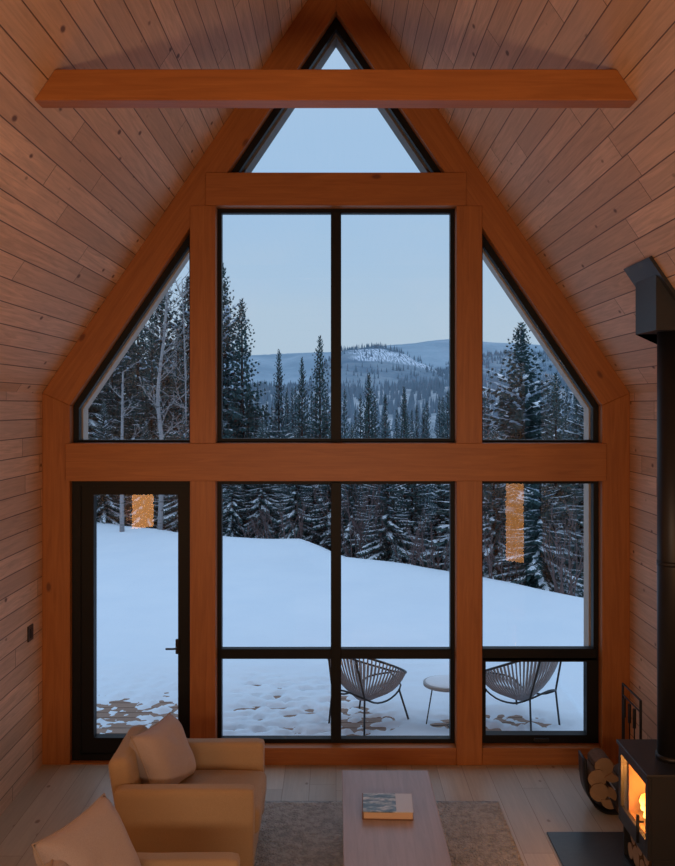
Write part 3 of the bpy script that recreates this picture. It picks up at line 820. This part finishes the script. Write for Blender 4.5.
while k < 150 and tries < 20000:
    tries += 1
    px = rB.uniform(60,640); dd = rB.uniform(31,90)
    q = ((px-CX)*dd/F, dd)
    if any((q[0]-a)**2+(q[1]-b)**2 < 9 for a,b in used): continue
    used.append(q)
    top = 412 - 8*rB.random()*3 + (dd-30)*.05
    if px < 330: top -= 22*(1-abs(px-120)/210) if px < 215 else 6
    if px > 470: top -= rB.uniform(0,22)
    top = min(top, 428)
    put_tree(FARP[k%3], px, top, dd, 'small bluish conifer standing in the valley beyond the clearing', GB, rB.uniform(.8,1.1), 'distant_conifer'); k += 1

def birch(name, base, pts, r0, label, twigs=26, seed=0):
    rnd = random.Random(seed); r = empty(name, base); setp(r, label, 'tree', 'bare birches at the left edge of the clearing')
    P = smoothpts(pts,5); n=len(P); bm = nb(); tube(bm,P,[r0*(1-.7*i/(n-1)) for i in range(n)],8); obj('trunk', bm, M['birch'], r, True)
    bm = nb()
    H = P[-1].z
    for k in range(twigs):
        i = int(n*rnd.uniform(.25,.98)); i=min(i,n-1); p=P[i]; az=rnd.uniform(0,2*PI); L=rnd.uniform(.5,1.3)*(1.15-i/n*.7)
        d=Vector((math.cos(az),math.sin(az),rnd.uniform(.3,1.0))).normalized(); q=[p]
        for j in range(5):
            d=(d+Vector((rnd.uniform(-.25,.25),rnd.uniform(-.25,.25),rnd.uniform(-.05,.2)))).normalized(); q.append(q[-1]+d*L/5)
        tube(bm,q,[.012,.010,.008,.006,.005,.003],5)
        for j in range(2,6):
            for _ in range(2):
                dd=(d+Vector((rnd.uniform(-1,1),rnd.uniform(-1,1),rnd.uniform(-.3,.8)))).normalized()
                tube(bm,[q[j],q[j]+dd*L*.16,q[j]+(dd+Vector((0,0,-.2)))*L*.32],[.006,.005,.003],4)
    obj('branches', bm, M['birch'], r); return r
def gp(px,d): x=(px-CX)*d/F; y=CAMY+d; return Vector((x,y,ground(x,y)-.05))
b = gp(160,21.5); topz = CAMZ+(CY-258)*21.5/F-b.z
birch('birch_tree', b, [(0,0,0),(.05,0,topz*.3),(-.05,.0,topz*.5),(.12,0,topz*.75),(.20,0,topz)], .066, 'tall bare birch with a pale trunk in the left sloped window', 34, 2)
b = gp(122,21); topz = CAMZ+(CY-372)*21/F-b.z
birch('birch_tree', b, [(0,0,0),(.0,0,topz*.5),(.02,0,topz)], .06, 'short broken pale birch trunk in the left sloped window', 8, 5)
b = gp(182,23); topz = CAMZ+(CY-280)*23/F-b.z
birch('birch_tree', b, [(0,0,0),(.1,0,topz*.5),(.0,0,topz)], .035, 'slender bare young birch beside the left timber column', 24, 8)
# bare shrubs along the snow edge
def shrub(px, d, h, n, label, seed):
    rnd=random.Random(seed); r=empty('bare_shrub', gp(px,d)); setp(r,label,'shrub','bare shrubs along the snow edge'); bm=nb()
    for k in range(n):
        az=rnd.uniform(0,6.28); d_=Vector((math.cos(az)*.35,math.sin(az)*.35,1)).normalized(); q=[Vector((rnd.uniform(-.25,.25),rnd.uniform(-.2,.2),0))]; L=h*rnd.uniform(.6,1.1)
        for j in range(5): d_=(d_+Vector((rnd.uniform(-.2,.2),rnd.uniform(-.2,.2),.05))).normalized(); q.append(q[-1]+d_*L/5)
        tube(bm,q,[.011,.010,.008,.006,.005,.003],4)
        for j in range(2,6):
            for _ in range(2):
                dd=(d_+Vector((rnd.uniform(-.8,.8),rnd.uniform(-.8,.8),.3))).normalized(); tube(bm,[q[j],q[j]+dd*L*.2],[.005,.003],4)
    obj('stems', bm, M['twig'], r)
for i,(px,d_,h,n,lb) in enumerate(((268,20.6,1.0,12,'bare shrub at the snow edge left of the mullion, lower left pane'),(292,20.3,.8,10,'short bare shrub close to the mullion at the snow edge'),
   (352,18.6,2.3,12,'tall bare shrub just right of the mullion at the snow edge'),(364,18.3,2.0,10,'tall thin bare shrub second right of the mullion'),(416,17.0,1.1,10,'bare shrub right of the snowy small spruce at the edge'),
   (430,16.6,.9,9,'bare shrub near the right side of the centre window'),(448,16.6,.8,9,'bare shrub against the right edge of the centre window'),(250,21,.8,8,'low bare shrub under the snowy spruces at left'),
   (140,23.2,1.2,12,'bare brush at the treeline behind the glass door'),(104,23.6,1.3,12,'bare brush at the treeline left in the glass door'),(505,15.3,1.0,10,'bare shrub at the snow edge in the lower right pane'),(562,14.0,1.3,14,'bare bushy shrub at the snow edge far right pane'))):
    shrub(px,d_,h,n,lb,40+i)

# ------------------------------------------------------------------ hills
def hill(name, prof, d1, d0, z0, mat, amp, seed, label):
    def py(px):
        if px <= prof[0][0]: return prof[0][1]
        for (a,b),(c,e) in zip(prof,prof[1:]):
            if px <= c: t=(px-a)/(c-a); t=t*t*(3-2*t); return b+(e-b)*t
        return prof[-1][1]
    bm=nb(); nx=260; ny=26; G=[]
    for i in range(nx+1):
        px=-150+1000*i/nx; row=[]
        for j in range(ny+1):
            t=j/ny; d=d0+(d1-d0)*t; x=(px-CX)*d1/F*(.75+.25*t)
            zt=CAMZ+(CY-py(px))*d1/F
            z=z0+(zt-z0)*(math.sin(t*PI/2)**.9)+amp*noise.noise(Vector((px*.02,t*3,seed)))*math.sin(PI*t)+amp*.05*noise.noise(Vector((px*.5,t*30,seed)))
            row.append(bm.verts.new((x,CAMY+d,z)))
        for j in range(3): row.append(bm.verts.new((row[ny].co.x*1.02,CAMY+d1*(1.04+.03*j),row[ny].co.z-d1*.02*(j+1))))
        G.append(row)
    for i in range(nx):
        for j in range(ny+3): bm.faces.new((G[i][j],G[i+1][j],G[i+1][j+1],G[i][j+1]))
    return setp(obj(name,bm,mat,smooth=True), label, 'hill', kind='structure')
def hill_mat(name, ca, cb, snowc, patch, sc):  # slope colours passed in already hold the bluish aerial haze
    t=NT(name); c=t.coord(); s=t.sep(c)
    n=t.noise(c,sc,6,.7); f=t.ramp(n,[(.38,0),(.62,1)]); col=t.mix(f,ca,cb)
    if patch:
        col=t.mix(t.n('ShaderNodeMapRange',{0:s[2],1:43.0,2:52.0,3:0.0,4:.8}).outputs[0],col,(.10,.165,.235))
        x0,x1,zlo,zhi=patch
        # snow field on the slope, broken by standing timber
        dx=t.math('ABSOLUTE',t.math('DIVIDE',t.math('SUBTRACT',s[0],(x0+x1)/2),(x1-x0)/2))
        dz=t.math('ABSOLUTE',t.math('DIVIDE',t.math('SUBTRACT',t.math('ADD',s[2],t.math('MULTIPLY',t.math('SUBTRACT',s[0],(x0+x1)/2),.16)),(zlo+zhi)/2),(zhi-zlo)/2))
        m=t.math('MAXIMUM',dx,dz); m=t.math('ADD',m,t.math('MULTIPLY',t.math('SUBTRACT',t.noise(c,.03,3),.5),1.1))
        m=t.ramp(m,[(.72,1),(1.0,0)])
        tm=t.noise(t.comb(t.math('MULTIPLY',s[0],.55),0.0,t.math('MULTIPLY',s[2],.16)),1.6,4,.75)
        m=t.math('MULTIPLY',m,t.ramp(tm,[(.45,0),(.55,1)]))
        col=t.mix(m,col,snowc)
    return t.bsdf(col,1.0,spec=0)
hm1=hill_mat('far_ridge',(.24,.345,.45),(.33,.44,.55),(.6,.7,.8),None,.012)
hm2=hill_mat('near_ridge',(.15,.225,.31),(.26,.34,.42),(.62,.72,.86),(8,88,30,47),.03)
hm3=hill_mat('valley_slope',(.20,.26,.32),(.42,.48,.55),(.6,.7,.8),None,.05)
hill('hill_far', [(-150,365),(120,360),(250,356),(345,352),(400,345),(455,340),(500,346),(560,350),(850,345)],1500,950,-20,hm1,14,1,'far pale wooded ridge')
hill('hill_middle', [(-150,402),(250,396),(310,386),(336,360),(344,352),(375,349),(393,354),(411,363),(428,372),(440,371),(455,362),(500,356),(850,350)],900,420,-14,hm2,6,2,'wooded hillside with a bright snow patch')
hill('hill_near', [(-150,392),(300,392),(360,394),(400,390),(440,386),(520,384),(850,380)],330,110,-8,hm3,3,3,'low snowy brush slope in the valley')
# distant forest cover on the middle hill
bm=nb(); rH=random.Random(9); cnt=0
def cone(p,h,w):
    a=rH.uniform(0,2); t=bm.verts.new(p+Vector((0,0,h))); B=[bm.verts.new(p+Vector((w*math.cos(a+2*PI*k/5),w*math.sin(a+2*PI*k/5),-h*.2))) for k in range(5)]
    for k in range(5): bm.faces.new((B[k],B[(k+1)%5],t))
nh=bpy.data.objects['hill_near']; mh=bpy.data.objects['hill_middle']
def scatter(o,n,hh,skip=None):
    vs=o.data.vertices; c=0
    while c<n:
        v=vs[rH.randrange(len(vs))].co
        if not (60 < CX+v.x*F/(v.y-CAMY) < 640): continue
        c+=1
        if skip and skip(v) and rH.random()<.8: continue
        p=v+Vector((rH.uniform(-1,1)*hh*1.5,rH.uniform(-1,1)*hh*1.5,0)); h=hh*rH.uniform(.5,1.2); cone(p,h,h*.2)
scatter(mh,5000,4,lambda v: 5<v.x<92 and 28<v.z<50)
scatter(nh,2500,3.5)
setp(obj('distant_forest',bm,plain('hazy_forest',(.17,.24,.31),1,0,.02,.3)), 'hazy blue conifer forest covering the far hillsides', 'forest', kind='stuff')  # haze is painted into the forest's base colour

# ------------------------------------------------------------------ sky, light
w = bpy.data.worlds.new('dusk_sky'); S.world = w; w.use_nodes = True
nt = w.node_tree; nt.nodes.clear()
out = nt.nodes.new('ShaderNodeOutputWorld'); bg = nt.nodes.new('ShaderNodeBackground'); tc = nt.nodes.new('ShaderNodeTexCoord'); sp = nt.nodes.new('ShaderNodeSeparateXYZ')
rp = nt.nodes.new('ShaderNodeValToRGB'); no = nt.nodes.new('ShaderNodeTexNoise'); ad = nt.nodes.new('ShaderNodeMath'); mu = nt.nodes.new('ShaderNodeMath'); mp = nt.nodes.new('ShaderNodeMapping')
L_ = nt.links.new
L_(tc.outputs['Generated'], sp.inputs[0]); L_(tc.outputs['Generated'], mp.inputs[0]); mp.inputs['Scale'].default_value=(1,1,5); L_(mp.outputs[0], no.inputs['Vector'])
no.inputs['Scale'].default_value=2.2; no.inputs['Detail'].default_value=4
mu.operation='MULTIPLY_ADD'; L_(no.outputs[0], mu.inputs[0]); mu.inputs[1].default_value=.22; mu.inputs[2].default_value=-.11
ad.operation='ADD'; L_(sp.outputs[2], ad.inputs[0]); L_(mu.outputs[0], ad.inputs[1])
L_(ad.outputs[0], rp.inputs[0])
e = rp.color_ramp.elements; e[0].position=0; e[0].color=(.46,.58,.70,1); e[1].position=1; e[1].color=(.80,.98,1.22,1)
for p,c in ((.10,(.45,.59,.74,1)),(.24,(.37,.56,.80,1)),(.40,(.42,.58,.80,1))):
    q = e.new(p); q.color = c
L_(rp.outputs[0], bg.inputs[0]); bg.inputs[1].default_value = 1.0; L_(bg.outputs[0], out.inputs[0])

def area(name, loc, rot, sx, sy, power, col):
    l = bpy.data.lights.new(name, 'AREA'); l.shape='RECTANGLE'; l.size=sx; l.size_y=sy; l.energy=power; l.color=col
    o = bpy.data.objects.new(name, l); COL.objects.link(o); o.location=loc; o.rotation_euler=rot; return o
area('warm_fill', (0,-7.5,1.95), (math.radians(104),0,0), 3.6, .42, 96, (1.0,.66,.42))  # added warm fill behind the camera, stands in for lamps out of view
area('wall_light_left', (-2.25,-3.0,1.70), (math.radians(90),0,math.radians(-45)), .30, .5, 6, (1.0,.42,.12))
area('wall_light_right', (2.2,-3.6,1.45), (math.radians(90),0,math.radians(45)), .26, 1.0, 6.5, (1.0,.42,.12))
l = bpy.data.lights.new('fire_light','POINT'); l.energy=10; l.color=(1,.36,.08); l.shadow_soft_size=.05
o = bpy.data.objects.new('fire_light', l); COL.objects.link(o); o.location=(1.93,-1.74,.52)

# ------------------------------------------------------------------ camera
cam = bpy.data.cameras.new('camera'); co = bpy.data.objects.new('camera', cam); COL.objects.link(co)
co.location=(0,CAMY,CAMZ); co.rotation_euler=(PI/2,0,0)
cam.sensor_fit='VERTICAL'; cam.sensor_height=36; cam.sensor_width=36*675/866; cam.lens=36*F/866
cam.shift_x=1.5/866; cam.shift_y=-28/866; cam.clip_end=6000; cam.clip_start=.05
S.camera = co
S.view_settings.view_transform='Standard'; S.view_settings.look='None'; S.view_settings.exposure=0; S.view_settings.gamma=1
S.cycles.use_denoising=True; S.cycles.max_bounces=8; S.cycles.transparent_max_bounces=12; S.cycles.diffuse_bounces=5
S.cycles.sample_clamp_indirect=6; S.cycles.caustics_reflective=False; S.cycles.caustics_refractive=False
